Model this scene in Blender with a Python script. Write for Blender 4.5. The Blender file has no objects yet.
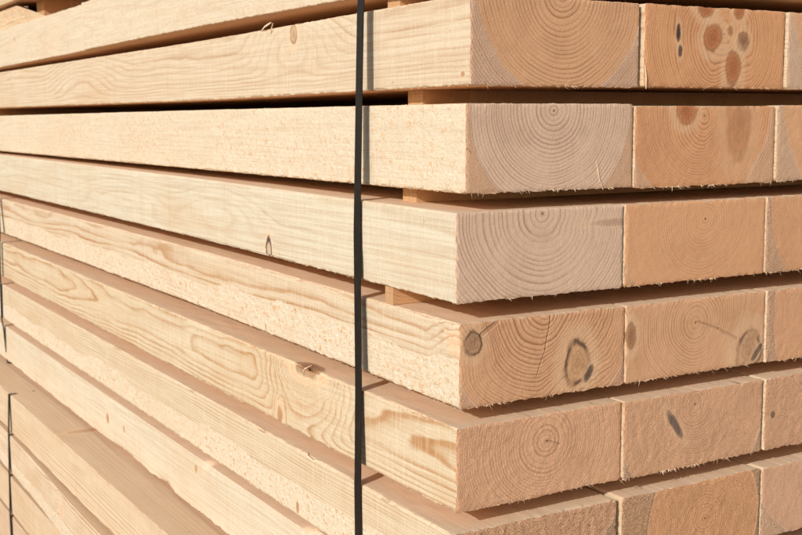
import bpy, math, random
import numpy as np
from mathutils import Matrix, Vector

scene = bpy.context.scene
COL = scene.collection

# ------------------------------------------------------------------ shader expression helper
class G:
    """wraps a material node tree so that formulas can be written as python expressions"""
    def __init__(s, name):
        s.m = bpy.data.materials.new(name); s.m.use_nodes = True
        s.nt = s.m.node_tree; s.nt.nodes.clear()
        s.out = s.nt.nodes.new('ShaderNodeOutputMaterial')
        s.bsdf = s.nt.nodes.new('ShaderNodeBsdfPrincipled')
        s.nt.links.new(s.bsdf.outputs[0], s.out.inputs[0])
        tc = s.nt.nodes.new('ShaderNodeTexCoord')
        s.P = V(s, tc.outputs['Object']); s.N = V(s, tc.outputs['Normal'])
    def put(s, inp, v):
        if isinstance(v, V): s.nt.links.new(v.k, inp)
        elif isinstance(v, (tuple, list)):
            n = len(inp.default_value); v = tuple(v)
            inp.default_value = v + (1.0,) * (n - len(v)) if n > len(v) else v[:n]
        else: inp.default_value = v
    def math(s, op, a, b=None, c=None, clamp=False):
        n = s.nt.nodes.new('ShaderNodeMath'); n.operation = op; n.use_clamp = clamp
        for i, v in enumerate((a, b, c)):
            if v is not None: s.put(n.inputs[i], v)
        return V(s, n.outputs[0])
    def vmath(s, op, a, b=None, out=0):
        n = s.nt.nodes.new('ShaderNodeVectorMath'); n.operation = op
        s.put(n.inputs[0], a)
        if b is not None: s.put(n.inputs[1], b)
        return V(s, n.outputs[out])
    def xyz(s, v):
        n = s.nt.nodes.new('ShaderNodeSeparateXYZ'); s.put(n.inputs[0], v)
        return [V(s, n.outputs[i]) for i in range(3)]
    def comb(s, x, y, z):
        n = s.nt.nodes.new('ShaderNodeCombineXYZ')
        for i, v in enumerate((x, y, z)): s.put(n.inputs[i], v)
        return V(s, n.outputs[0])
    def noise(s, vec, scale=1.0, detail=2.0, rough=.5, col=False):
        n = s.nt.nodes.new('ShaderNodeTexNoise'); s.put(n.inputs['Vector'], vec)
        n.inputs['Scale'].default_value = scale; n.inputs['Detail'].default_value = detail
        n.inputs['Roughness'].default_value = rough
        return V(s, n.outputs['Color' if col else 'Fac'])
    def noise1(s, w, scale, detail=1.0):
        n = s.nt.nodes.new('ShaderNodeTexNoise'); n.noise_dimensions = '1D'; s.put(n.inputs['W'], w)
        n.inputs['Scale'].default_value = scale; n.inputs['Detail'].default_value = detail
        return V(s, n.outputs['Fac'])
    def white(s, w):
        n = s.nt.nodes.new('ShaderNodeTexWhiteNoise'); n.noise_dimensions = '1D'; s.put(n.inputs['W'], w)
        return V(s, n.outputs['Value'])
    def ramp(s, f, pts):
        n = s.nt.nodes.new('ShaderNodeValToRGB'); e = n.color_ramp.elements
        while len(e) < len(pts): e.new(.5)
        for el, (p, v) in zip(e, pts):
            el.position = p; el.color = (v, v, v, 1) if not isinstance(v, tuple) else v + (1,)
        s.put(n.inputs[0], f)
        return V(s, n.outputs[0])
    def smooth(s, v, a, b, lo=0.0, hi=1.0):
        n = s.nt.nodes.new('ShaderNodeMapRange'); n.interpolation_type = 'SMOOTHSTEP'
        s.put(n.inputs[0], v); s.put(n.inputs[1], a); s.put(n.inputs[2], b); s.put(n.inputs[3], lo); s.put(n.inputs[4], hi)
        return V(s, n.outputs[0])
    def mix(s, f, a, b, mode='MIX'):
        n = s.nt.nodes.new('ShaderNodeMix'); n.data_type = 'RGBA'; n.blend_type = mode
        s.put(n.inputs[0], f); s.put(n.inputs[6], a); s.put(n.inputs[7], b)
        return V(s, n.outputs[2])
    def bump(s, height, dist):
        n = s.nt.nodes.new('ShaderNodeBump'); n.inputs['Distance'].default_value = dist; n.inputs['Strength'].default_value = 1
        s.put(n.inputs['Height'], height)
        s.nt.links.new(n.outputs[0], s.bsdf.inputs['Normal'])
class V:
    def __init__(s, g, k): s.g = g; s.k = k
    def __add__(s, o): return s.g.math('ADD', s, o)
    __radd__ = __add__
    def __sub__(s, o): return s.g.math('SUBTRACT', s, o)
    def __rsub__(s, o): return s.g.math('SUBTRACT', o, s)
    def __mul__(s, o): return s.g.math('MULTIPLY', s, o)
    __rmul__ = __mul__
    def __truediv__(s, o): return s.g.math('DIVIDE', s, o)
    def __rtruediv__(s, o): return s.g.math('DIVIDE', o, s)
    def abs(s): return s.g.math('ABSOLUTE', s)
    def fract(s): return s.g.math('FRACT', s)
    def floor(s): return s.g.math('FLOOR', s)
    def sqrt(s): return s.g.math('SQRT', s)
    def sat(s): return s.g.math('MULTIPLY', s, 1.0, clamp=True)
    def max(s, o): return s.g.math('MAXIMUM', s, o)
    def min(s, o): return s.g.math('MINIMUM', s, o)

def L3(r, g, b):                      # sRGB 0..255 to linear
    f = lambda c: (c/255/12.92) if c <= 10 else ((c/255+.055)/1.055)**2.4
    return (f(r), f(g), f(b))

# ------------------------------------------------------------------ pine wood
def pine(name, pith=(.1, .08), ring=.0042, seed=0.0, end=(.82, .475, .295), late=(.50, .26, .14),
         sap=(.76, .53, .37), heart=.085, top=(.86, .63, .44), topmix=.58, side=(0.655, 0.573, 0.449), side_late=(.40, .225, .11), wob=.010, along=1.2,
         contrast=1.0, side_contrast=1.0, rough_z=None, rough_amt=1.0, end_rough=.12, knots=(), cracks=(), grey=0.0, drift=(0, 0), accel=6.0, sapmix=.6):
    """solid pine: growth rings round a pith axis, so end grain and side grain belong together.
    knots: (centre, radii, colour, swell, outline, fill)   cracks: ((x0,z0),(x1,z1),width)"""
    g = G(name); x, y, z = g.xyz(g.P)
    nx, ny, nz = g.xyz(g.N)
    endm = g.smooth(ny.abs(), .65, .8)
    off = g.vmath('ADD', g.P, (seed*3.1, seed*1.7, seed*2.3))
    lowv = g.vmath('MULTIPLY', off, (9, along, 9))
    c1, c2, c3 = g.xyz(g.noise(lowv, 1, 2, .55, col=True))
    fine = g.noise(g.vmath('MULTIPLY', off, (60, 9, 60)), 1, 2, .6)
    xx = x - pith[0] + (c1 - .5)*wob*2 + y*drift[0]
    zz = z - pith[1] + (c2 - .5)*wob*2 + y*drift[1]
    rho = (xx*xx + zz*zz).sqrt() + (c3 - .5)*wob*.8 + (fine - .5)*.0012
    kn = []
    dn = g.noise(off, 140, 2, .6); dn2 = g.noise(off, 48, 1, .5)
    for (c, r, colr, swell, outl, fill, ang) in knots:
        rel = g.vmath('SUBTRACT', g.P, tuple(c))
        if ang:
            rx, ry, rz = g.xyz(rel); ca, sa = math.cos(ang), math.sin(ang)
            rel = g.comb(rx*ca + rz*sa, ry, rz*ca - rx*sa)
        q = g.vmath('DIVIDE', rel, tuple(r))
        d = g.vmath('LENGTH', q, out=1)
        if not fill:          # grain swirl only
            rho = rho + g.smooth(d, .2, 3.0, swell, 0.0); continue
        d = d + (dn2 - .5)*.5
        kz = g.noise(off, .55/max(r[0], r[2]), 3, .7)
        d = d + (kz - .5)*1.1
        if swell: rho = rho + g.smooth(d, .6, 3.4, swell, 0.0)
        kn.append((d, colr, outl, fill))
    wv = g.noise1(rho + seed, 38, 1.5)
    fade = g.smooth(g.noise(g.vmath('MULTIPLY', off, (22, 6, 22)), 1, 2, .6), .34, .60, .45, 1.1)
    t = (rho + rho*rho*accel)/ring + (wv - .5)*2.2
    f = t.fract(); amp = g.white(t.floor())*.6 + .4
    rg = g.ramp(f, [(0, .12), (.06, .0), (.45, .08), (.66, .38), (.80, .95), (.90, 1.0), (.95, .6), (1.0, .12)])*amp*fade
    # colours of the two kinds of surface
    hm = g.smooth(rho + (fine - .5)*.002, heart - .0012, heart + .0012)
    edge = g.smooth((rho - heart).abs(), .0005, .0026, 1.0, 0.0)
    ecol = g.mix(hm*sapmix, end, sap)
    ecol = g.mix(edge*.18, ecol, (.86, .72, .60))
    blot = g.noise(off, 26, 3, .6)
    ecol = g.mix(g.smooth(blot, .45, .70)*.22, ecol, late)
    ecol = g.mix(rg*(.95*contrast), ecol, late)
    pore = g.noise(off, 1100, 2, .7)
    ecol = g.mix(g.smooth(pore, .42, .60)*.26, ecol, (late[0]*.8, late[1]*.8, late[2]*.8))
    pore2 = g.noise(off, 620, 3, .7)
    ecol = g.mix(g.smooth(pore2, .56, .70)*.30, ecol, (.86, .68, .52))
    saw = g.noise(g.comb(x*55 + z*240, y*10, z*40 - x*12), 1, 3, .6)
    ecol = g.mix(g.smooth(saw, .5, .75)*.10, ecol, sap)
    if grey: ecol = g.mix(grey, ecol, (.56, .44, .34))
    # sides
    streak = g.noise(g.vmath('MULTIPLY', off, (420, 7, 420)), 1, 3, .6)
    kerf = g.noise(g.vmath('MULTIPLY', off, (2, 230, 26)), 1, 3, .65)
    kerf2 = g.noise(g.vmath('MULTIPLY', off, (3, 34, 2)), 1, 2, .6)
    scol = g.mix(rg*(.80*side_contrast), side, side_late)
    scol = g.mix(g.smooth(streak, .38, .68)*.30, scol, side_late)
    scol = g.mix(g.smooth(kerf, .46, .68)*.22, scol, (.78, .70, .58))
    scol = g.mix(g.smooth(kerf2, .52, .72)*.12, scol, (.50, .32, .17))
    bl2 = g.noise(g.vmath('MULTIPLY', off, (14, 3.2, 14)), 1, 3, .55)
    scol = g.mix(g.smooth(bl2, .45, .72)*.30, scol, (.56, .365, .20))
    speck = g.noise(g.vmath('MULTIPLY', off, (260, 130, 190)), 1, 4, .7)
    rmask = 0.0
    if rough_z is not None:
        bound = (g.noise(g.vmath('MULTIPLY', off, (5, 7, 5)), 1, 3, .6) - .5)*.034
        rm = g.smooth(z + bound + (dn - .5)*.006, rough_z - .001, rough_z + .0015, 1.0, 0.0)*rough_amt
        patch = g.smooth(g.noise(g.vmath('MULTIPLY', off, (12, 9, 22)), 1, 2), .30, .52)
        rmask = rm*(patch*.45 + .55)
        scol = g.mix(rmask*.85, scol, (.76, .67, .54))
        scol = g.mix(g.smooth(speck, .54, .68)*rmask*.95, scol, (.62, .33, .12))
        scol = g.mix(g.smooth(speck, .42, .30)*rmask*.9, scol, (.86, .80, .70))
        pit = g.noise(g.vmath('MULTIPLY', off, (150, 105, 100)), 1, 3, .7)
        scol = g.mix(g.smooth(pit, .68, .76)*rmask*.7, scol, (.42, .19, .07))
    grit = g.noise(g.vmath('MULTIPLY', off, (900, 420, 900)), 1, 2, .7)
    scol = g.mix(g.smooth(grit, .50, .64)*.26, scol, side_late)
    topm = g.smooth(nz.abs(), .65, .8)
    scol = g.mix(topm*topmix, scol, top)  # horizontal faces recoloured: the light on the ledges is put into their colour
    scol = g.mix(g.smooth(nz*-1.0, .65, .8)*.75, scol, (.78, .46, .235))      # orange glow of bounced light, painted onto the underside
    fleck = g.noise(g.vmath('MULTIPLY', off, (100, 60, 70)), 1, 2, .6)
    scol = g.mix(g.smooth(fleck, .71, .78)*.55, scol, (.42, .24, .13))
    col = g.mix(endm, scol, ecol)
    pith_d = (xx*xx + zz*zz).sqrt()
    col = g.mix(g.smooth(pith_d, .0007, .0019, 1.0, 0.0)*endm*.8, col, (.16, .08, .045))
    crackh = None
    for (d, colr, outl, fill) in kn:
        rr = g.ramp((d*3.2 + (wv - .5)*.6).fract(), [(0, .0), (.6, .3), (.85, 1.0), (1.0, .0)])
        kc = g.mix(rr*.45, colr, (colr[0]*.55, colr[1]*.48, colr[2]*.45))
        kc = g.mix(g.smooth(kz, .50, .62)*.38, kc, (colr[0]*.5, colr[1]*.45, colr[2]*.45))
        kc = g.mix(g.smooth(d, .1, .75, .40, 0.0), kc, (colr[0]*.6, colr[1]*.5, colr[2]*.5))
        kc = g.mix(g.smooth(pore2, .54, .68)*.35, kc, (min(1, colr[0]*1.8), colr[1]*1.9, colr[2]*2.0))
        col = g.mix(g.smooth((d - 1.45).abs(), .10, .75, .42, 0.0)*fill, col, (.82, .56, .36))
        col = g.mix(g.smooth(d, .66, 1.16, 1.0, 0.0)*fill, col, kc)
        col = g.mix(g.smooth((d - 1.0).abs(), .04, .26, .32, 0.0)*fill, col, (colr[0]*.45, colr[1]*.42, colr[2]*.42))
        if outl: col = g.mix(g.smooth((d - .98).abs(), .03, .17 if outl < 1 else .36, 1.0, 0.0)*g.smooth(dn2, .42, .58, .12 if outl < 1 else .9, 1.0)*outl, col, (.085, .055, .045))
    cm = 0.0
    for (a, b, w) in cracks:
        ax, az = a; bx, bz = b; dx, dz = bx - ax, bz - az; l2 = dx*dx + dz*dz
        wx = x + (fine - .5)*.004; wz = z + (dn - .5)*.0015
        tt = g.math('MULTIPLY', ((wx - ax)*dx + (wz - az)*dz), 1/l2, clamp=True)
        ex = wx - ax - tt*dx; ez = wz - az - tt*dz
        dd = (ex*ex + ez*ez).sqrt()
        c = g.smooth(dd, w*.4, w, 1.0, 0.0)*endm
        col = g.mix(c*.24, col, (.22, .11, .06)); cm = c + cm
    g.put(g.bsdf.inputs['Base Color'], col)
    g.bsdf.inputs['Roughness'].default_value = .72
    g.bsdf.inputs['Specular IOR Level'].default_value = .18
    # relief, in metres
    lump = g.noise(g.vmath('MULTIPLY', off, (620, 500, 900)), 1, 3, .7)
    lump2 = g.noise(g.vmath('MULTIPLY', off, (380, 300, 520)), 1, 3, .6)
    eh = (pore - .5)*.00012 + (pore2 - .5)*(.00030 + .0006*end_rough) - rg*.00007 + (saw - .5)*.00014 + lump*(.00075*end_rough)*(hm*1.8 + 1.0) + g.smooth(lump2, .52, .72)*(.00045*end_rough)*(hm*2.5 + 1.0) - (cm*.0006 if cracks else 0.0)
    sh = (streak - .5)*.00022 + (kerf - .5)*.00026 + (pore2 - .5)*.00022 + rg*(-.00005)
    if rough_z is not None: sh = sh + rmask*((speck - .5)*.0030 + (pit - .5)*.0022)
    h = eh*endm + sh*(1.0 - endm)
    g.bump(h, 1.0)
    return g.m

def simple(name, col, rough=.6, spec=.3, var=.2, scale=60, bump=0.0, dark=None, stretch=(1, 1, 1)):
    g = G(name)
    n = g.noise(g.vmath('MULTIPLY', g.P, stretch), scale, 4, .6)
    dark = dark or tuple(c*.6 for c in col)
    g.put(g.bsdf.inputs['Base Color'], g.mix(g.smooth(n, .35, .7)*var*2, col, dark))
    g.bsdf.inputs['Roughness'].default_value = rough
    g.bsdf.inputs['Specular IOR Level'].default_value = spec
    if bump: g.bump(n, bump)
    return g.m

# ------------------------------------------------------------------ numpy noise
def vnoise(p, seed=0):
    p = np.asarray(p, float); i = np.floor(p).astype(np.int64); f = p - i; f = f*f*(3 - 2*f)
    def h(a, b, c):
        n = (a*73856093) ^ (b*19349663) ^ (c*83492791) ^ (seed*2654435 + 977)
        n = (n ^ (n >> 13))*1274126177 & 0x7fffffff
        n = (n ^ (n >> 16)) & 0xffff
        return n/65535.0
    r = 0
    for dx in (0, 1):
        for dy in (0, 1):
            for dz in (0, 1):
                w = (f[..., 0] if dx else 1 - f[..., 0])*(f[..., 1] if dy else 1 - f[..., 1])*(f[..., 2] if dz else 1 - f[..., 2])
                r = r + w*h(i[..., 0] + dx, i[..., 1] + dy, i[..., 2] + dz)
    return r

def fib_geo(rng, root, d0, curl, length, w):
    """one torn wood fibre: a bent, tapering three-sided sliver"""
    n = 5; pts = []; d = Vector(d0).normalized(); p = Vector(root) - d*.0006; c = Vector(curl)
    for k in range(n):
        pts.append((p.copy(), w*(1 - k/(n - .6)))); d = (d + c*(1/n)).normalized(); p = p + d*(length/n)
    vs, fs = [], []
    up = Vector((.3, .2, .9)).normalized(); s = d.cross(up)
    if s.length < .1: s = Vector((1, 0, 0))
    s.normalize(); t = d.cross(s).normalized()
    for (q, r) in pts:
        for a in (0, 2.09, 4.19): vs.append(q + s*(math.cos(a)*r) + t*(math.sin(a)*r))
    for k in range(n - 1):
        for j in range(3):
            a = k*3 + j; b = k*3 + (j + 1) % 3; fs.append((a, b, b + 3, a + 3))
    fs.append((n*3 - 3, n*3 - 2, n*3 - 1))
    return vs, fs

def make_mesh(name, verts, faces, mats, fibres=(), smooth=True):
    verts = np.asarray(verts, float)
    nv = len(verts); me = bpy.data.meshes.new(name)
    allv = [verts]; polys = [np.asarray(f, np.int64) for f in faces if len(f)]
    base = nv; fq = []; ft = []
    for (vs, fs) in fibres:
        allv.append(np.array([tuple(v) for v in vs]))
        for f in fs: (fq if len(f) == 4 else ft).append([base + i for i in f])
        base += len(vs)
    groups = [(p, 0) for p in polys]
    if fq: groups.append((np.array(fq), 1))
    if ft: groups.append((np.array(ft), 1))
    V_ = np.vstack(allv)
    loops = np.concatenate([p.ravel() for p, _ in groups])
    tot = np.concatenate([np.full(len(p), p.shape[1]) for p, _ in groups])
    start = np.concatenate([[0], np.cumsum(tot)[:-1]])
    mi = np.concatenate([np.full(len(p), m) for p, m in groups])
    me.vertices.add(len(V_)); me.vertices.foreach_set('co', V_.astype(np.float32).ravel())
    me.loops.add(len(loops)); me.loops.foreach_set('vertex_index', loops.astype(np.int32))
    me.polygons.add(len(tot)); me.polygons.foreach_set('loop_start', start.astype(np.int32))
    me.polygons.foreach_set('material_index', mi.astype(np.int32))
    me.update(calc_edges=True); me.validate()
    for m in mats: me.materials.append(m)
    if smooth:
        me.shade_smooth(); me.set_sharp_from_angle(angle=math.radians(32))
    else: me.shade_flat()
    return me

def beam_mesh(name, w, h, L, res, side_res, seed, mats, warp=None, rag=.0006, tear=.0, fib=0, sidefib=0, clusters=(), chips=(), notch=None, relief=0.0, extra=()):
    """sawn timber lying along +Y, sawn end at y=0, corner at the origin.  warp(y)->(dx,dz)"""
    rng = random.Random(seed); r = .0007
    nx = max(3, int(round((w - 2*r)/res)) + 1); nz = max(3, int(round((h - 2*r)/res)) + 1)
    xs = np.linspace(r, w - r, nx); zs = np.linspace(r, h - r, nz)
    ys = [r]; s = side_res
    while ys[-1] < L - r:
        y = ys[-1]; ys.append(min(L - r, y + (s if y < .45 else s*(1 + (y - .45)*4))))
    ys = np.array(sorted(ys + list(extra))); ny = len(ys)
    ring = [(a, 0.0) for a in xs] + [(w, b) for b in zs] + [(a, h) for a in xs[::-1]] + [(0.0, b) for b in zs[::-1]]
    ring = np.array(ring); m = len(ring)
    P = np.zeros((ny, m, 3)); P[:, :, 0] = ring[:, 0]; P[:, :, 2] = ring[:, 1]; P[:, :, 1] = ys[:, None]
    # ragged arrises: corner vertices are eaten away unevenly
    cor = {0: (1, 1), nx - 1: (-1, 1), nx: (-1, 1), nx + nz - 1: (-1, -1), nx + nz: (-1, -1), 2*nx + nz - 1: (1, -1), 2*nx + nz: (1, -1), m - 1: (1, 1)}
    for k, (sx, sz) in cor.items():
        q = np.stack([ys*230, np.full(ny, {0: 0, m-1: 0, nx-1: 1, nx: 1, nx+nz-1: 2, nx+nz: 2, 2*nx+nz-1: 3, 2*nx+nz: 3}[k]*7.3), np.zeros(ny)], -1)
        e = (vnoise(q, seed)**2)*rag*1.6 + (vnoise(q*.22, seed + 5)**3)*rag*.7
        P[:, k, 0] += sx*e*.7; P[:, k, 2] += sz*e
    for (cy, cl, cd, top) in chips:      # a torn chip along the outer arris
        e = np.exp(-((ys - cy)/cl)**2)*cd*(.5 + vnoise(np.stack([ys*300, ys*0, ys*0], -1), seed + 9))
        for k in ((2*nx + nz - 1, 2*nx + nz) if top else (0, m - 1)):
            P[:, k, 0] += e; P[:, k, 2] += (-e if top else e)*.7
    # gentle unevenness of the sawn faces
    if relief:
        q = P*np.array([90, 40, 90]); dn = (vnoise(q, seed + 2) - .5)*relief
        P[:, 1:nx-1, 2] += dn[:, 1:nx-1]; P[:, nx+nz+1:2*nx+nz-1, 2] += dn[:, nx+nz+1:2*nx+nz-1]
        P[:, 2*nx+nz+1:m-1, 0] += dn[:, 2*nx+nz+1:m-1]
    # two end caps
    def cap(y, sgn):
        C_ = np.zeros((nz, nx, 3)); C_[:, :, 0] = xs[None]; C_[:, :, 2] = zs[:, None]; C_[:, :, 1] = y
        q = C_*np.array([260, 1, 260]); n = vnoise(q + 3.3, seed + 3); n2 = vnoise(q*2.7, seed + 4)
        C_[:, :, 1] += sgn*(((n - .5)*.0008 + (n2 - .5)*.0006)*tear)
        edge = np.zeros((nz, nx)); edge[0] = 1; edge[-1] = 1; edge[:, 0] = 1; edge[:, -1] = 1
        C_[:, :, 1] += sgn*edge*(vnoise(C_*330 + 9, seed + 6)**2)*rag*1.3
        return C_
    C0 = cap(0.0, 1); C1 = cap(L, -1)
    # ring 0 follows the torn edge in z along the bottom
    e = (vnoise(np.stack([ring[:, 0]*300, ring[:, 1]*300, ring[:, 0]*0], -1), seed + 7) - .35)*rag*1.6
    bo = np.clip(vnoise(np.stack([ring[:, 0]*75, ring[:, 1]*75, ring[:, 0]*0 + 5], -1), seed + 8) - .66, 0, 1)*5*rag; e = e - bo
    bot = slice(1, nx - 1); top = slice(nx + nz + 1, 2*nx + nz - 1)
    for j, f_ in ((0, 1.0), (1, .35)):
        P[j, bot, 2] -= e[bot]*f_; P[j, top, 2] += (e[top] - rag*.4)*.6*f_
    if notch:
        pass
    def W(A):
        if warp is None: return A
        dx, dz = warp(A[..., 1]); B = A.copy(); B[..., 0] += dx; B[..., 2] += dz; return B
    V_ = np.vstack([W(P).reshape(-1, 3), W(C0).reshape(-1, 3), W(C1).reshape(-1, 3)])
    idx = np.arange(ny*m).reshape(ny, m)
    a = idx[:-1]; b = idx[1:]; quads = [np.stack([a, b, np.roll(b, -1, 1), np.roll(a, -1, 1)], -1).reshape(-1, 4)[:, ::-1]]
    tris = []
    for base, rg_, flip in ((ny*m, idx[0], False), (ny*m + nx*nz, idx[-1], True)):
        c = base + np.arange(nx*nz).reshape(nz, nx)
        qs = [np.stack([c[:-1, :-1], c[:-1, 1:], c[1:, 1:], c[1:, :-1]], -1).reshape(-1, 4)]
        B = rg_[:nx]; Rr = rg_[nx:nx+nz]; T = rg_[nx+nz:2*nx+nz][::-1]; Lf = rg_[2*nx+nz:][::-1]
        qs.append(np.stack([B[:-1], B[1:], c[0, 1:], c[0, :-1]], -1))
        qs.append(np.stack([T[1:], T[:-1], c[-1, :-1], c[-1, 1:]], -1))
        qs.append(np.stack([Rr[:-1], Rr[1:], c[1:, -1], c[:-1, -1]], -1))
        qs.append(np.stack([Lf[1:], Lf[:-1], c[:-1, 0], c[1:, 0]], -1))
        t = np.array([[B[-1], Rr[0], c[0, -1]], [Rr[-1], T[-1], c[-1, -1]], [T[0], Lf[-1], c[-1, 0]], [Lf[0], B[0], c[0, 0]]])
        q = np.vstack(qs)
        if flip: q = q[:, ::-1]; t = t[:, ::-1]
        quads.append(q); tris.append(t)
    fibres = []
    def F(x, y, z, d, c, l, wd):
        if warp is not None:
            dx, dz = warp(np.array([y])); x += float(dx[0]); z += float(dz[0])
        fibres.append(fib_geo(rng, (x, y, z), d, c, l, wd))
    U = rng.uniform
    clumps = [(U(.004, w - .004), U(.0015, .010)) for _ in range(6)]
    for _ in range(fib):                 # along the lower edge of the sawn end, in uneven clumps
        big = rng.random() < .30
        cc = rng.choice(clumps); x = min(w - .002, max(.002, rng.gauss(*cc))) if rng.random() < .8 else U(.002, w - .002)
        F(x, U(0, .0012), U(-.0002, .0004), (U(-.7, .7), U(-1, .1), U(-1.3, -.2)), (U(-1, 1), U(-.6, .6), U(-.3, 1.0)),
          U(.003, .0078) if big else U(.001, .0028), U(.00016, .00034))
    for _ in range(fib//2):              # crumbs along the upper edge
        F(U(.002, w - .002), U(0, .001), h - .0002, (U(-1, 1), U(-1, .4), U(-.1, .8)), (U(-1, 1), U(-.6, .6), U(-.5, .5)), U(.0008, .002), U(.00012, .0003))
    for _ in range(fib//3):              # down the near vertical edge
        F(U(0, .001), U(0, .001), U(.002, h - .002), (U(-1, .1), U(-.8, .3), U(-.7, .7)), (0, 0, U(-1, 1)), U(.001, .0022), U(.0001, .0002))
    for (cx_, cn, cs, cl) in clusters:   # tufts
        for _ in range(cn):
            F(cx_ + rng.gauss(0, cs), U(-.0002, .001), U(-.0003, .0006), (U(-.8, .8), U(-1, 0), U(-1.2, -.1)), (U(-1.2, 1.2), U(-.6, .6), U(-.3, 1.2)), U(cl*.5, cl*1.35), U(.00022, .00055))
    for _ in range(sidefib):             # along the outer arrises
        y = U(0, 1)**1.5*1.6
        lo = rng.random() < .75
        F(U(0, .0006), y, 0.0 if lo else h, (U(-1, 0), U(-.8, .8), U(-.9, .1) if lo else U(-.2, .7)), (U(-.5, .5), U(-1, 1), U(-.5, .5)), U(.001, .003), U(.00012, .0003))
    return make_mesh(name, V_, quads + [np.vstack(tris)], mats, fibres)

def keyed(ys, dxs, dzs):
    ys = np.array(ys, float)
    def fn(y):
        return np.interp(y, ys, dxs), np.interp(y, ys, dzs)
    # smooth it with a cubic through dense samples
    yy = np.linspace(ys[0], ys[-1], 81); X = np.interp(yy, ys, dxs); Z = np.interp(yy, ys, dzs)
    ker = np.hanning(9); ker /= ker.sum()
    Xs = np.convolve(np.pad(X, 4, mode='reflect', reflect_type='odd'), ker, 'valid'); Zs = np.convolve(np.pad(Z, 4, mode='reflect', reflect_type='odd'), ker, 'valid')
    return lambda y: (np.interp(y, yy, Xs), np.interp(y, yy, Zs))

def stepped(f):
    def fn(y):
        dx, dz = f(y); t = np.clip((np.asarray(y) - 1.182)/.003, 0, 1); return dx + .0075*t*(1 - .7*np.clip((np.asarray(y) - 1.2)/.5, 0, 1)), dz
    return fn

def tag(o, label, cat, group=None, kind=None):
    if label: o['label'] = label
    if cat: o['category'] = cat
    if group: o['group'] = group
    if kind: o['kind'] = kind
    return o
def link(name, me, parent=None, loc=(0, 0, 0), rot=(0, 0, 0)):
    o = bpy.data.objects.new(name, me); COL.objects.link(o); o.location = loc; o.rotation_euler = rot
    if parent: o.parent = parent
    return o

# ------------------------------------------------------------------ materials
fibre = simple('torn_fibre', (.84, .68, .50), .8, .1, .1, 400)
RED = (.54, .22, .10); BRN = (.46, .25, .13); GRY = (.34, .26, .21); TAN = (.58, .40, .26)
def K(c, r, colr=RED, swell=.012, outl=0.0, fill=1.0, ang=0.0): return (c, r, colr, swell, outl, fill, ang)

LEN = 4.0; WID = .193
# zt / zb: top and bottom of each course at its sawn end; x of the outer face; y of the sawn end
#        name   x      y      zb      zt     dz keys at y = 0,.63,1.86,4       dx keys
COURSE = {
 'A': (.0150,  .004,  .2835, .3640, (0, .002, -.003, -.003), (0, -.004, -.006, 0)),
 'B': (.0175,  .004,  .1913, .2705, (0, -.003, .001, 0), (0, 0, 0, 0)),
 'C': (.0116,  .002,  .0960, .1755, (0, .000, -.001, -.003), (0, -.001, 0, 0)),
 'D': (.0000,  .000, -.0010, .0795, (0, .0050, .0085, .006), (0, 0, 0, 0)),
 'E': (.0025, -.002, -.0970, -.0195, (0, .006, .008, .008), (0, .002, 0, 0)),
 'F': (-.004, -.007, -.1910, -.1125, (0, .002, .004, .004), (0, -.003, 0, 0)),
 'G': (-.012, -.012, -.2870, -.2085, (0, .003, .005, .004), (0, 0, .004, 0)),
 'H': (-.004, -.008, -.3830, -.3040, (0, .001, .004, .004), (0, 0, 0, 0)),
}

mat = {}
mat['B1'] = pine('pine_wide_rings', (.100, .083), .0066, 1.3, end=(0.814, 0.469, 0.272), late=(.46, .235, .125), heart=.094, sap=(.72, .50, .38), sapmix=.9, contrast=1.1, wob=.006,
    along=1.6, side_contrast=.75, knots=[K((0, .357, .066), (.013, .0085, .0105), TAN, .026, .45), K((0.0, .012, .010), (.003, .003, .002), BRN, .0, .0, .8), K((0, .425, .079), (.004, .007, .003), BRN, 0, .5, .8),
        K((0, .365, .060), (.022, .055, .018), TAN, .017, 0, 0), K((0, 1.22, .050), (.022, .10, .018), TAN, .012, 0, 0)])
mat['C1'] = pine('pine_grey_end', (.097, .074), .0056, 4.1, end=(.84, .60, .455), late=(.47, .30, .21), heart=.092, sap=(.76, .47, .30), sapmix=1.0, contrast=1.15, wob=.005,
    side=(0.651, 0.593, 0.474), side_contrast=.5, rough_z=.10, rough_amt=.6, cracks=[((.002, .040), (.006, .036), .0006)])
mat['D1'] = pine('pine_coarse_grey', (.094, .075), .0082, 7.7, end=(.83, .59, .45), late=(.48, .31, .21), heart=.150, sap=(.70, .50, .34), contrast=1.05, wob=.005,
    side=(0.651, 0.620, 0.513), side_contrast=.42, knots=[K((.181, 0, .064), (.026, .03, .0032), (.40, .25, .16), .004, 0, .45), K((0, .400, .009), (.006, .0075, .0145), TAN, .003, 1.0, .55), K((0, .56, .050), (.022, .07, .014), TAN, .014, 0, 0), K((0, .95, .045), (.022, .12, .014), TAN, .016, 0, 0)])
mat['E1'] = pine('pine_knotty_end', (.096, .082), .0064, 3.2, end=(0.814, 0.469, 0.277), late=(.42, .20, .10), heart=.112, sap=(.70, .45, .32), contrast=1.2, wob=.009,
    side=(0.651, 0.578, 0.453), side_late=(.40, .20, .08), side_contrast=1.3, rough_z=.043, end_rough=.18,
    knots=[K((.0148, .0, .059), (.0095, .02, .0110), (.50, .30, .18), .010, .7), K((.1355, .0, .029), (.0150, .03, .0215), (.68, .40, .22), .014, .8), K((.1485, .0, .0155), (.0035, .01, .0085), (.10, .08, .07), 0, .6, .85, -.5)],
    cracks=[((.102, .076), (.096, .045), .0013), ((.096, .045), (.086, .020), .0009), ((.024, .066), (.042, .077), .0030)])
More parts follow.
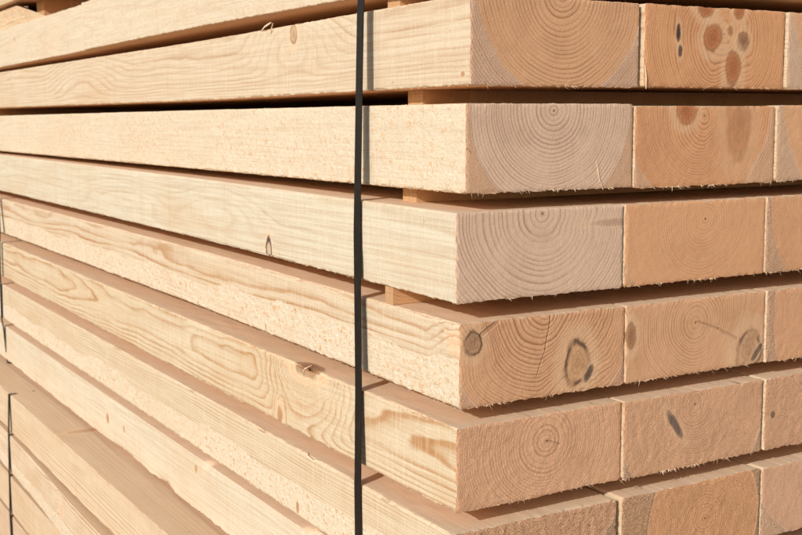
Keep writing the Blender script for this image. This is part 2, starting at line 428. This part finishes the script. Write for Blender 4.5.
mat['F1'] = pine('pine_centred_pith', (.1015, .053), .0052, 9.4, end=(0.845, 0.494, 0.307), late=(.50, .265, .15), heart=.200, contrast=.95, wob=.006, end_rough=.5,
    side=(0.651, 0.573, 0.433), side_late=(.40, .20, .075), side_contrast=1.35, along=2.2,
    knots=[K((.004, .303, .079), (.010, .030, .011), (.45, .26, .15), .016, .25), K((0, .372, .010), (.01, .007, .010), (.48, .28, .15), .006, .1, .9),
        K((0, .31, .055), (.024, .050, .022), TAN, .017, 0, 0)],
    cracks=[((.103, .053), (.118, .047), .0008)])
mat['G1'] = pine('pine_torn_end', (.10, .12), .0052, 5.5, end=(0.824, 0.479, 0.297), late=(.52, .29, .16), heart=.11, contrast=.7, end_rough=1.9,
    side=(0.651, 0.573, 0.433), rough_z=.040, side_contrast=.8, knots=[K((0, .32, .012), (.004, .004, .007), BRN, 0, .2, .8)])
mat['H1'] = pine('pine_smooth_side', (.08, .10), .006, 6.6, side=(0.651, 0.607, 0.501), side_contrast=.4,
    knots=[K((0, 1.08, .041), (.004, .008, .008), BRN, 0, .2, .8), K((0, .99, .043), (.003, .004, .006), BRN, 0, .2, .7), K((0, .66, .062), (.003, .005, .005), BRN, 0, .2, .7)])
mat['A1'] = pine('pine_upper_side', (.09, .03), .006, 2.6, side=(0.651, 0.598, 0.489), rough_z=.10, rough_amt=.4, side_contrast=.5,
    knots=[K((.008, 1.192, .010), (.02, .007, .013), GRY, 0, 0, .6), K((0, 1.70, .050), (.004, .009, .009), BRN, 0, .2, .5)])  # first entry is no knot: the step's shade, painted in grey
mat['B2'] = pine('pine_cluster_of_knots', (.105, .052), .0058, 11.0, end=(0.814, 0.428, 0.223), late=(.48, .21, .095), heart=.3, contrast=1.15, wob=.008,
    knots=[K((.0895, 0, .049), (.0115, .02, .0125), RED, .008, .2), K((.078, 0, .080), (.011, .02, .010), RED, .006, .1), K((.126, 0, .077), (.007, .02, .009), RED, .004, .1),
           K((.132, 0, .047), (.0075, .02, .009), (.42, .22, .13), .006, .15), K((.1185, 0, .018), (.0095, .02, .0170), RED, .008, .15), K((.1135, 0, .056), (.004, .01, .005), BRN, .002, 0, .8),
           K((.0432, 0, .052), (.0028, .004, .0085), (.09, .07, .06), .004, .95), K((.0462, 0, .035), (.0028, .004, .0055), (.12, .09, .075), .0, .8, .9)])
mat['C2'] = pine('pine_orange_end', (.090, .072), .0046, 12.0, end=(0.814, 0.428, 0.228), late=(.48, .22, .11), heart=.098, sap=(.70, .50, .35), contrast=1.0, wob=.009,
    knots=[K((.066, 0, .074), (.012, .02, .012), RED, .006, .1), K((.140, 0, .060), (.017, .02, .030), (.58, .29, .15), .012, 0, .6)])
mat['D2'] = pine('pine_fine_rings', (.105, .0625), .0042, 13.0, end=(0.824, 0.458, 0.257), late=(.52, .25, .12), heart=.110, sap=(.72, .44, .28), contrast=.6, wob=.006)
mat['E2'] = pine('pine_crack_to_knot', (.094, .053), .0052, 14.0, end=(0.803, 0.469, 0.287), late=(.50, .26, .12), heart=.3, contrast=1.15, wob=.006,
    knots=[K((.1705, 0, .016), (.0185, .03, .0200), (.66, .40, .24), .012, .6), K((.182, 0, .012), (.003, .01, .011), (.14, .11, .09), 0, .5, .8, -.7), K((.006, 0, .046), (.006, .02, .012), BRN, .008, .3)],
    cracks=[((.096, .053), (.125, .043), .0011), ((.125, .043), (.152, .030), .0016)])
mat['F2'] = pine('pine_grey_scar', (.096, .064), .0040, 15.0, end=(0.834, 0.484, 0.297), late=(.50, .28, .165), heart=.105, contrast=1.0, end_rough=.85, wob=.008,
    knots=[K((.067, 0, .0470), (.0042, .02, .0165), (.20, .155, .135), 0, 0, .9, .62)])
mat['G2'] = pine('pine_red_heart', (.112, .040), .0042, 16.0, end=(0.834, 0.449, 0.247), late=(.52, .27, .13), heart=.078, sap=(.72, .48, .32), contrast=.95, end_rough=1.1, wob=.010)
mat['B3'] = pine('pine_split_tone', (.10, .095), .0044, 17.0, end=(0.824, 0.489, 0.287), heart=.097, sap=(.66, .54, .44), contrast=.6)
mat['C3'] = pine('pine_pale_corner', (.105, .075), .0044, 18.0, end=(0.824, 0.469, 0.267), heart=.098, sap=(.62, .49, .38), contrast=.7)
mat['D3'] = pine('pine_arc_corner', (.110, .070), .0044, 19.0, end=(0.834, 0.458, 0.257), heart=.104, sap=(.68, .49, .36), contrast=.8, end_rough=.5)
mat['E3'] = pine('pine_rough_corner', (.120, .050), .0044, 20.0, end=(0.834, 0.469, 0.277), heart=.112, sap=(.66, .46, .34), contrast=.6, end_rough=.6)
mat['F3'] = pine('pine_pitted_end', (.10, .10), .0044, 21.0, end=(0.834, 0.489, 0.307), heart=.3, contrast=.6, end_rough=1.4,
    knots=[K((.012, 0, .038), (.003, .01, .004), (.22, .13, .09), 0, .5, .8)])
mat['G3'] = pine('pine_stained_end', (.09, .085), .0044, 22.0, end=(0.803, 0.489, 0.327), heart=.10, contrast=.6, end_rough=.6)
gen = [pine('pine_plain', (.10, .05), .0045, 30.0), pine('pine_plain_warm', (.08, .09), .005, 31.0, end=(0.762, 0.449, 0.238), side=(0.645, 0.524, 0.370), side_contrast=.9, end_rough=.5),
       pine('pine_plain_pale', (.12, .02), .004, 32.0, side=(0.651, 0.620, 0.513), side_contrast=.6)]
mat['I1'] = pine('pine_lower_top', (.09, -.02), .0075, 40.0, top=(.66, .465, .31), topmix=.5, side=(0.690, 0.575, 0.430), side_late=(.42, .26, .15), side_contrast=1.3, along=.8,
    knots=[K((.055, 1.235, .079), (.03, .010, .01), (.55, .32, .17), .008, .0, .6)])
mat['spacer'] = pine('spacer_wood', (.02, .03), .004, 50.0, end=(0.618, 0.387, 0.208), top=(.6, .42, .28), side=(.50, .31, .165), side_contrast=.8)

# ------------------------------------------------------------------ the timbers
LAB = {
 'A1': 'pale timber leaving the photo at the top edge, a small step in its face',
 'B1': 'pale timber with round brown knot left of the strap, end in wide arching rings',
 'C1': 'pale speckled timber with greyish ringed end, between two dark gaps at the corner',
 'D1': 'smooth timber with dark-outlined oval knot on its lower edge, coarse rings on its end',
 'E1': 'timber with two big brown knots in its outer sawn end and torn speckled lower side',
 'F1': 'timber with bold flame grain and torn brown knot on its side, pith dot mid-end',
 'G1': 'timber with speckled lower side and very rough end at the bottom photo edge',
 'H1': 'smooth pale timber resting on the wide brown ledge, lowest of the strapped bundle',
 'B2': 'end of timber with a cluster of red-brown knots and a small black scar',
 'C2': 'orange timber end with a diagonal reddish knot, directly below the end with clustered knots',
 'D2': 'smooth orange timber end with fine rings and a small dark pith dot, no knots',
 'E2': 'timber end with crack running from its pith to a grey-brown corner knot',
 'F2': 'timber end with a slanting grey scar left of its ringed middle',
 'G2': 'reddish rough timber end with curved heartwood border, in the bottom row',
 'B3': 'sliver of timber end at the right photo edge, beside the clustered knots',
 'C3': 'greyish timber end cut by the right photo edge, right of the diagonal reddish knot',
 'D3': 'end with pale corner arc at right photo edge, beside the fine-ringed orange end',
 'E3': 'end with grey rough upper corner at right photo edge, beside the cracked knotty end',
 'F3': 'pitted timber end with small dark hole at right photo edge, beside the grey-scarred end',
 'G3': 'grey-stained timber end at the lower right corner of the photo, beside the reddish rough end',
}
HID = 'plain timber hidden deeper inside the stack behind the outer timbers'
GRP = 'sawn timbers stacked in courses'
Y4 = (0, .63, 1.86, 4.0)
tear = {'B1': .2, 'C1': .2, 'D1': .3, 'E1': .4, 'F1': .7, 'G1': 1.6, 'B2': .3, 'C2': .4, 'D2': .3, 'E2': .4, 'F2': .9, 'G2': 1.0, 'B3': .4, 'C3': .5, 'D3': .5, 'E3': .6, 'F3': 1.2, 'G3': .7}
clus = {'B1': [(.105, 6, .006, .005), (.12, 4, .003, .005), (.155, 4, .006, .005)], 'C1': [(.168, 12, .003, .004), (.10, 4, .003, .004)], 'C2': [(.05, 16, .012, .006), (.10, 14, .014, .006)],
        'D1': [(.006, 5, .003, .003), (.07, 5, .01, .004), (.185, 6, .004, .003)], 'D2': [(.11, 12, .012, .006), (.04, 6, .01, .004)], 'E1': [(.04, 8, .01, .003), (.18, 6, .01, .003)], 'E2': [(.03, 10, .012, .003), (.1, 8, .02, .003)],
        'F1': [(.05, 10, .02, .003), (.14, 8, .02, .003)], 'F2': [(.055, 26, .009, .005), (.095, 22, .006, .005), (.0, 6, .002, .006)], 'E3': [(.03, 8, .006, .005), (.06, 6, .01, .005)], 'D3': [(.03, 8, .01, .003)]}
# left faces of the second and third timbers, and how far their ends stand proud
X2 = {'A': (.213, -.001), 'B': (.2160, .0005), 'C': (.2062, .0005), 'D': (.1948, -.0010), 'E': (.1968, -.003), 'F': (.1905, -.0095), 'G': (.1860, -.0145)}
X3 = {'A': (.411, .0), 'B': (.4105, -.0025), 'C': (.4000, -.0020), 'D': (.3882, -.0025), 'E': (.3905, -.0055), 'F': (.3860, -.0110), 'G': (.3810, -.0150)}
hid_mesh = {}
def hidden(L, h):
    key = (L, round(h, 4))
    if key not in hid_mesh:
        hid_mesh[key] = beam_mesh('timber_plain', WID, h, L, .03, .3, 99 + len(hid_mesh), [gen[len(hid_mesh) % 3], fibre], rag=.0003)
    return hid_mesh[key]
def place_hidden(x, y, z, h, L=LEN):
    o = link('timber', hidden(L, h), loc=(x, y, z))
    return tag(o, HID, 'timber', 'timbers hidden inside the stack')

sd = 0
for cname, (x, y, zb, zt, dz, dx) in COURSE.items():
    h = zt - zb; w1 = WID if cname != 'B' else .1945
    key = cname + '1'; sd += 1
    rag = {'A': .0006, 'B': .0008, 'C': .0009, 'D': .0007, 'E': .0011, 'F': .0008, 'G': .0012, 'H': .0010}[cname]
    chips = {'D': [(.42, .05, .0020, False), (.55, .07, .002, False)], 'E': [(.17, .010, .004, False), (.06, .006, .003, False), (.50, .012, .005, False), (.72, .01, .003, True), (.33, .008, .003, True)], 'F': [(.30, .03, .005, True), (.45, .01, .004, True), (.80, .012, .004, True), (.22, .012, .005, False), (.60, .012, .004, False)],
             'G': [(.42, .010, .007, True), (.66, .012, .007, True), (1.0, .012, .006, True), (.30, .02, .004, False), (.12, .006, .004, True)], 'H': [(.28, .04, .007, True), (.62, .015, .004, True), (1.0, .1, .003, False), (.80, .03, .004, False)], 'B': [(.43, .012, .003, True)]}.get(cname, [])
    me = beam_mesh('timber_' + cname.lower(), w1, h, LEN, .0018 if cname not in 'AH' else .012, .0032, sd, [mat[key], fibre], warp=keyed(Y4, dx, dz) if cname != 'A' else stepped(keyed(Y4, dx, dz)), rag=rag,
                   tear=tear.get(key, .3), fib=0 if cname in 'AH' else 20 + (sd*17) % 34, sidefib=110, clusters=clus.get(key, ()), chips=chips, relief=.0005,
                   extra=tuple(np.linspace(1.176, 1.194, 13)) if cname == 'A' else ())
    o = link('timber', me, loc=(x, y, zb)); tag(o, LAB[key], 'timber', GRP)
    if cname == 'H':
        for k in (1, 2, 3): place_hidden(x + k*.1955, 0, zb, h)
        continue
    for col, XX in (('2', X2), ('3', X3)):
        xx, yy = XX[cname]; key = cname + col; sd += 1
        j = {'A': 0, 'B': .0005, 'C': -.0015, 'D': .0, 'E': .0005, 'F': .0, 'G': .001}[cname]*(1 if col == '2' else .3)
        if cname == 'A': place_hidden(xx, yy, zb, h); continue
        m = keyed(Y4, (0, 0, 0, 0), (0, .001, .001, 0))
        me = beam_mesh('timber_' + cname.lower() + col, .1925, h - .0005, LEN, .0022, .02, sd, [mat[key], fibre], warp=m, rag=.0009, tear=tear[key], fib=14 + (sd*13) % 34, clusters=clus.get(key, ()))
        o = link('timber', me, loc=(xx, yy, zb + j)); tag(o, LAB[key], 'timber', GRP)
    place_hidden(XX[cname][0] + .1945, 0, zb, h)

# loose splinters that stand off their timbers
def splinter(parent, pts, wd, th, seed):
    """a flat torn sliver along a polyline, in the timber's own coordinates"""
    rng = random.Random(seed); vs = []; fs = []; n = len(pts)
    for k, p in enumerate(pts):
        p = Vector(p); d = (Vector(pts[min(k + 1, n - 1)]) - Vector(pts[max(k - 1, 0)])).normalized()
        s = d.cross(Vector((-1, .1, .3))).normalized(); t = d.cross(s)
        f = math.sin(math.pi*(k + .35)/(n - .2))*.9 + .1
        for a, b in ((-1, -1), (1, -1), (1, 1), (-1, 1)): vs.append(tuple(p + s*(a*wd*f*rng.uniform(.7, 1.2)) + t*(b*th)))
    for k in range(n - 1):
        for j in range(4): fs.append((k*4 + j, k*4 + (j + 1) % 4, k*4 + 4 + (j + 1) % 4, k*4 + 4 + j))
    fs.append((3, 2, 1, 0)); e = n*4; fs.append((e - 4, e - 3, e - 2, e - 1))
    me = make_mesh('splinter', vs, [np.array(fs)], [fibre], smooth=False)
    return link('splinter', me, parent)
T = {o['label']: o for o in bpy.data.objects if 'label' in o}
splinter(T[LAB['B1']], [(0, .445, .076), (-.002, .430, .080), (-.003, .418, .082), (-.004, .408, .083)], .0012, .0004, 1)
splinter(T[LAB['B1']], [(0, .418, .070), (-.002, .412, .076), (-.003, .405, .082)], .0008, .0004, 2)
splinter(T[LAB['G1']], [(.004, .300, .0806), (-.002, .287, .080), (-.003, .272, .079), (.001, .255, .0806)], .0008, .0003, 3)
splinter(T[LAB['C1']], [(.148, -.0004, .026), (.150, -.0005, .018), (.152, -.0004, .009), (.156, -.0012, -.0015)], .00035, .0002, 4)
splinter(T[LAB['B2']], [(.001, .0, .020), (.002, -.001, .008), (.001, -.002, -.002)], .0006, .0003, 5)
splinter(T[LAB['F1']], [(.0, .312, .0745), (-.002, .300, .079), (-.003, .290, .083)], .0006, .0003, 6)
splinter(T[LAB['F1']], [(.004, .298, .082), (-.002, .303, .078), (-.003, .306, .073)], .0005, .0003, 7)

# the bundle that lies below, standing out further
LOWTOP = -.389; LH = .0795; LP = .0835
LX = [-.066, -.0700, -.0715, -.0760, -.0750, -.0785]
LLAB = ['timber whose wide brown top forms the ledge below the strapped bundle',
        'second timber down from the wide ledge at lower left, with a warm brown upper edge',
        'third timber down from the wide ledge at lower left',
        'fourth timber down from the wide ledge, low at the left photo edge',
        'fifth timber down from the wide ledge, near the lower left corner of the photo',
        'lowest timber of the protruding lower bundle, at the lower left corner']
lowm = [mat['I1'], pine('pine_low_streaked', (.03, .09), .005, 41.0, side=(.70, .60, .47), top=(.58, .40, .25), side_contrast=1.5, rough_z=.03, knots=[K((0, 1.17, .05), (.008, .014, .012), BRN, .008, .2, .8)]),
        pine('pine_low_pale', (.06, -.03), .006, 42.0, side=(.66, .55, .41), top=(.56, .39, .25), side_contrast=1.2, knots=[K((0, 1.3, .03), (.006, .01, .008), BRN, .008, .2, .8)]),
        pine('pine_low_warm', (.10, .11), .005, 43.0, side=(0.620, 0.490, 0.381), top=(.55, .38, .24), side_contrast=1.6),
        pine('pine_low_rough', (.09, .02), .0045, 44.0, side=(.66, .56, .43), side_contrast=1.3, rough_z=.06), gen[1]]
for k in range(6):
    zt = LOWTOP - k*LP
    me = beam_mesh('timber_low', WID, LH, 4.4, .012, .008, 60 + k, [lowm[k], fibre], rag=.0010,
                   warp=keyed((0, .6, 1.15, 1.35, 4.4), (0, .001*(k % 2) - (.010 if k == 1 else 0), -.010 if k == 1 else 0, -.002*(k % 3), 0), (0, 0, 0, .001, 0)), relief=.0004, sidefib=20)
    o = link('timber', me, loc=(LX[k], -.05, zt - LH)); tag(o, LLAB[k], 'timber', GRP)
    for c in (1, 2, 3): place_hidden(LX[k] + c*.197, -.03, zt - LH, LH, 4.4)
# bundle above
for c in range(4):
    if c == 0:
        me = beam_mesh('timber_upper', WID, .08, 4.0, .012, .01, 80, [gen[1], fibre], rag=.0008)
        o = link('timber', me, loc=(.004, 0, .409)); tag(o, 'timber showing only its shaded brown underside at the top left corner', 'timber', GRP)
    else: place_hidden(.012 + c*.1955, 0, .409, .08)

# ------------------------------------------------------------------ spacer sticks between the courses
def stick_mesh(name, x0, x1, wy, h, seed):
    rng = random.Random(seed); n = 40; vs = []; fs = []
    for k in range(n + 1):
        x = x0 + (x1 - x0)*k/n; q = rng.uniform(-.0003, .0003)
        for a, b in ((0, 0), (1, 0), (1, 1), (0, 1)): vs.append((x, a*wy + q, b*h))
    for k in range(n):
        for j in range(4): fs.append((k*4 + j, k*4 + (j + 1) % 4, k*4 + 4 + (j + 1) % 4, k*4 + 4 + j))
    fs.append((0, 1, 2, 3)[::-1]); e = n*4; fs.append((e, e + 1, e + 2, e + 3))
    return make_mesh(name, vs, [np.array(fs)[:, ::-1]], [mat['spacer']], smooth=False)
order = 'ABCDEFGH'
near = {'AB': (.145, .030, .024, 'pale spacer stick end at the top photo edge, just right of the strap'),
        'BC': (.1277, .045, .028, 'tan spacer stick in the upper dark gap, right of the black strap'),
        'CD': (.121, .0335, .026, 'tan spacer stick recessed in the dark gap above the smooth oval-knotted timber'),
        'DE': (.1190, .005, .0155, 'short orange spacer stick poking out below the oval-knotted timber, right of the strap'),
        'EF': (.11, .045, .025, 'spacer stick hidden in the gap above the flame-grained timber'),
        'FG': (.11, .045, .025, 'spacer stick hidden in the gap below the flame-grained timber'),
        'GH': (.11, .040, .025, 'spacer stick hidden in the lowest gap of the strapped bundle')}
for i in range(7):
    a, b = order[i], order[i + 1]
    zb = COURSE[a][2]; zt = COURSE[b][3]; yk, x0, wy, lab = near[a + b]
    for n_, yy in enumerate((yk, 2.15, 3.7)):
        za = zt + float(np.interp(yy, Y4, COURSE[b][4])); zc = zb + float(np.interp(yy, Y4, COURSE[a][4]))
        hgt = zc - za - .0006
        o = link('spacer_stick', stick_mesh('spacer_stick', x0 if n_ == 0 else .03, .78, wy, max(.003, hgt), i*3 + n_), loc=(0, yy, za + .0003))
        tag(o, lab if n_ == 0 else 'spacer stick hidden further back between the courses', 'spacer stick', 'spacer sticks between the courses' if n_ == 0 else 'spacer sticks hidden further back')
for yy in (1.60, 2.6, 3.7):
    o = link('bearer', stick_mesh('bearer', .05, .78, .06, .0435, int(yy*10)), loc=(0, yy, .3650))
    if yy < 2: tag(o, 'orange-brown shaded bearer in the gap behind the splintery offcut, top left corner', 'bearer')
    else: tag(o, 'bearer block hidden between the strapped bundle and the bundle above', 'bearer', 'bearers hidden between bundles')

# pale splintered offcut wedged on top at the far left
def offcut():
    pts = [(1.440, .0005), (2.05, .0005), (2.05, .043), (1.70, .043)]
    vs = []; n = 24; rng = random.Random(5)
    prof = []
    for i in range(4):
        a = pts[i]; b = pts[(i + 1) % 4]
        for k in range(8): t = k/8; prof.append((a[0] + (b[0] - a[0])*t, a[1] + (b[1] - a[1])*t))
    m = len(prof); X = [.006, .0075, .02, .05, .08, .10]
    for x in X:
        for (y, z) in prof: vs.append((x, y + rng.uniform(-.0015, .0015) + (1.95*(x - .006) if y < 1.75 else .12*(x - .006)), z + (rng.uniform(-.0006, .0006) if .001 < z < .042 else 0)))
    q = []
    for i in range(len(X) - 1):
        for j in range(m): a = i*m + j; b = i*m + (j + 1) % m; q.append((a, b, b + m, a + m))
    vs.append((.006, 1.8, .02)); vs.append((.10, 1.9, .02)); c0 = len(vs) - 2
    t = [(c0, (j + 1) % m, j) for j in range(m)] + [(c0 + 1, (len(X) - 1)*m + j, (len(X) - 1)*m + (j + 1) % m) for j in range(m)]
    fb = []
    for _ in range(60):
        y = rng.uniform(1.6, 1.85); z = rng.uniform(.004, .040)
        fb.append(fib_geo(rng, (.006, y, z), (-1, rng.uniform(-1.5, 1.5), rng.uniform(-1, 1)), (0, rng.uniform(-1, 1), rng.uniform(-1, .4)), rng.uniform(.005, .018), rng.uniform(.0005, .0012)))
    return make_mesh('offcut', vs, [np.array(q), np.array(t)], [gen[1], fibre], fb, smooth=False)
o = link('offcut_block', offcut(), loc=(.012, 0, COURSE['A'][3] - .0045)); tag(o, 'splintery pale offcut block on top of the strapped bundle, top left corner', 'offcut')

# ------------------------------------------------------------------ straps
def strap_mat():
    g = G('strap_plastic'); x, y, z = g.xyz(g.P)
    n = g.noise(g.P, 90, 4, .6); n2 = g.noise(g.vmath('MULTIPLY', g.P, (900, 900, 30)), 1, 2, .6)
    sc = g.noise(g.vmath('MULTIPLY', g.P, (700, 500, 60)), 1, 4, .75)
    c0 = g.mix(g.smooth(n, .45, .75)*.5, (.012, .0085, .007), (.028, .020, .016))
    g.put(g.bsdf.inputs['Base Color'], g.mix(g.smooth(sc, .60, .72)*.25, c0, (.16, .12, .09)))
    g.bsdf.inputs['Roughness'].default_value = .38; g.bsdf.inputs['Specular IOR Level'].default_value = .3
    g.bump(n2, .00012)
    return g.m
SM = strap_mat()
def strap(name, path, wy, th):
    """flat band following a closed path of (x, z, ycentre)"""
    pts = path; vs = []; n = len(pts)
    for i, (x, z, y) in enumerate(pts):
        p0 = pts[i - 1]; p1 = pts[(i + 1) % n]
        a = Vector((x - p0[0], z - p0[1])).normalized(); b = Vector((p1[0] - x, p1[1] - z)).normalized()
        nrm = Vector((-(a.y + b.y), a.x + b.x)).normalized()
        for s, o_ in ((-.5, 0), (.5, 0), (.5, 1), (-.5, 1)):
            vs.append((x + nrm.x*o_*th, y + s*wy, z + nrm.y*o_*th))
    fs = []
    for i in range(n):
        j = (i + 1) % n
        for k in range(4): fs.append((i*4 + k, i*4 + (k + 1) % 4, j*4 + (k + 1) % 4, j*4 + k))
    return make_mesh(name, vs, [np.array(fs)], [SM], smooth=False)
def loop(xl, ztop, zbot, xr, yl):
    zl = [z for z, _ in xl]; out = []
    for z in np.linspace(zbot, ztop, 60):
        x = float(np.interp(z, [a for a, _ in xl], [b for _, b in xl])); y = float(np.interp(z, [a for a, _ in yl], [b for _, b in yl]))
        tw = math.sin(z*7)*.0004
        out.append((x, float(z), y + tw))
    out += [(xr, ztop, yl[-1][1]), (xr, zbot, yl[0][1])]
    return out
near_path = loop([(-.3862, -.0045), (-.304, -.0100), (-.287, -.0136), (-.2087, -.0136), (-.1125, -.0078), (.0795, -.0018), (.1755, .0008), (.27, .0035), (.366, .0135)], .3665, -.3865, .80, [(-.3865, .160), (-.2, .161), (-.13, .1665), (.05, .1765), (.26, .176), (.3665, .176)])
o = link('packing_strap', strap('packing_strap', near_path, .0130, .0009)); tag(o, 'dark plastic strap running from top to bottom across the timber sides', 'strap', 'straps around the bundles')
far_path = loop([(-.3862, -.0015), (-.304, -.0070), (-.287, -.0103), (-.2087, -.0103), (-.1125, -.0092), (.0, -.0020), (.0795, -.0018), (.1755, .0085), (.27, .011), (.366, .0085)], .3665, -.3865, .80, [(-.3865, 1.862), (-.08, 1.845), (.0, 1.870), (.3665, 1.99)])
o = link('packing_strap', strap('packing_strap', far_path, .0125, .0009)); tag(o, 'thin dark strap on the upper bundle at the left edge of the photo', 'strap', 'straps around the bundles')
zb6 = LOWTOP - 5*LP - LH
low_path = loop([(zb6 - .001, -.0800), (LOWTOP - 3*LP, -.0785), (LOWTOP - LP, -.0722), (LOWTOP, -.0672)], LOWTOP + .0004, zb6 - .001, .74, [(zb6 - .001, 1.520), (LOWTOP, 1.545)])
o = link('packing_strap', strap('packing_strap', low_path, .0125, .0006)); tag(o, 'dark strap on the lower protruding bundle at the lower left edge', 'strap', 'straps around the bundles')

# ------------------------------------------------------------------ ground and bearers
GZ = zb6 - .09
for yy in (.5, 2.2, 3.9):
    me = beam_mesh('ground_bearer', .08, .0865, .95, .01, .02, 200 + int(yy*10), [gen[1], fibre], rag=.001)
    o = link('bearer', me, loc=(.82, yy, GZ + .0005), rot=(0, 0, math.radians(90))); o.location = (.85, yy, GZ + .001)
    tag(o, 'bearer lying on the ground under the lower bundle', 'bearer', 'bearers under the lower bundle')
gg = G('ground_gravel')
n = gg.noise(gg.P, 3, 5, .65); n2 = gg.noise(gg.P, 70, 4, .7)
gg.put(gg.bsdf.inputs['Base Color'], gg.mix(n2, gg.mix(n, (.26, .22, .18), (.36, .32, .27)), (.17, .15, .13)))
gg.bsdf.inputs['Roughness'].default_value = .9; gg.bump(n2, .01)
nG = 40; S = 200
vs = [(-S + 2*S*i/nG, -S + 2*S*j/nG, GZ) for j in range(nG + 1) for i in range(nG + 1)]
fs = [(j*(nG + 1) + i, j*(nG + 1) + i + 1, (j + 1)*(nG + 1) + i + 1, (j + 1)*(nG + 1) + i) for j in range(nG) for i in range(nG)]
o = link('ground', make_mesh('ground', vs, [np.array(fs)], [gg.m], smooth=False)); tag(o, 'bare grey-brown yard ground under the stacked timber', 'ground', kind='structure')

# ------------------------------------------------------------------ camera
Rw = Matrix(((0.8595698, -0.06852272, 0.5064034), (-0.51099557, -0.10589562, 0.85303555), (-0.00482641, -0.99201349, -0.12603948)))
cam = bpy.data.cameras.new('camera'); co = bpy.data.objects.new('camera', cam); COL.objects.link(co)
cx_, cy_, cz_ = Rw.col[0], -Rw.col[1], -Rw.col[2]
m4 = Matrix(((cx_.x, cy_.x, cz_.x, -.56256763), (cx_.y, cy_.y, cz_.y, -.85238651), (cx_.z, cy_.z, cz_.z, .16158866), (0, 0, 0, 1)))
co.matrix_world = m4
cam.sensor_fit = 'HORIZONTAL'; cam.sensor_width = 22.3; cam.lens = 1164/802*22.3
cam.clip_start = .02; cam.clip_end = 600
cam.dof.use_dof = True; cam.dof.focus_distance = 1.08; cam.dof.aperture_fstop = 13.0
scene.camera = co

# ------------------------------------------------------------------ light
AZ = 66; EL = 24.5
w = bpy.data.worlds.new('World'); scene.world = w; w.use_nodes = True; nt = w.node_tree
bg = nt.nodes['Background']; sky = nt.nodes.new('ShaderNodeTexSky'); sky.sky_type = 'NISHITA'; sky.sun_disc = False
sky.sun_elevation = math.radians(EL); sky.sun_rotation = math.radians(180 + AZ); sky.air_density = 1.0; sky.dust_density = 1.2
mx = nt.nodes.new('ShaderNodeMix'); mx.data_type = 'RGBA'; mx.blend_type = 'MULTIPLY'; mx.inputs[0].default_value = 1
nt.links.new(sky.outputs[0], mx.inputs[6]); mx.inputs[7].default_value = (1.16, 1.0, .82, 1)      # the camera's warm daylight white balance
nt.links.new(mx.outputs[2], bg.inputs[0]); bg.inputs[1].default_value = .13
sl = bpy.data.lights.new('sun', 'SUN'); sl.energy = 3.6; sl.angle = math.radians(.5); sl.color = (1.0, .945, .855)
so = bpy.data.objects.new('sun', sl); COL.objects.link(so)
d = Vector((math.sin(math.radians(AZ))*math.cos(math.radians(EL)), math.cos(math.radians(AZ))*math.cos(math.radians(EL)), -math.sin(math.radians(EL))))
so.rotation_euler = d.to_track_quat('-Z', 'Y').to_euler(); so.location = (-5, -3, 4)

scene.view_settings.view_transform = 'Standard'; scene.view_settings.look = 'None'
scene.view_settings.exposure = -.08; scene.view_settings.gamma = 1
scene.render.engine = 'CYCLES'
try:
    scene.cycles.max_bounces = 10; scene.cycles.diffuse_bounces = 6
except Exception: pass
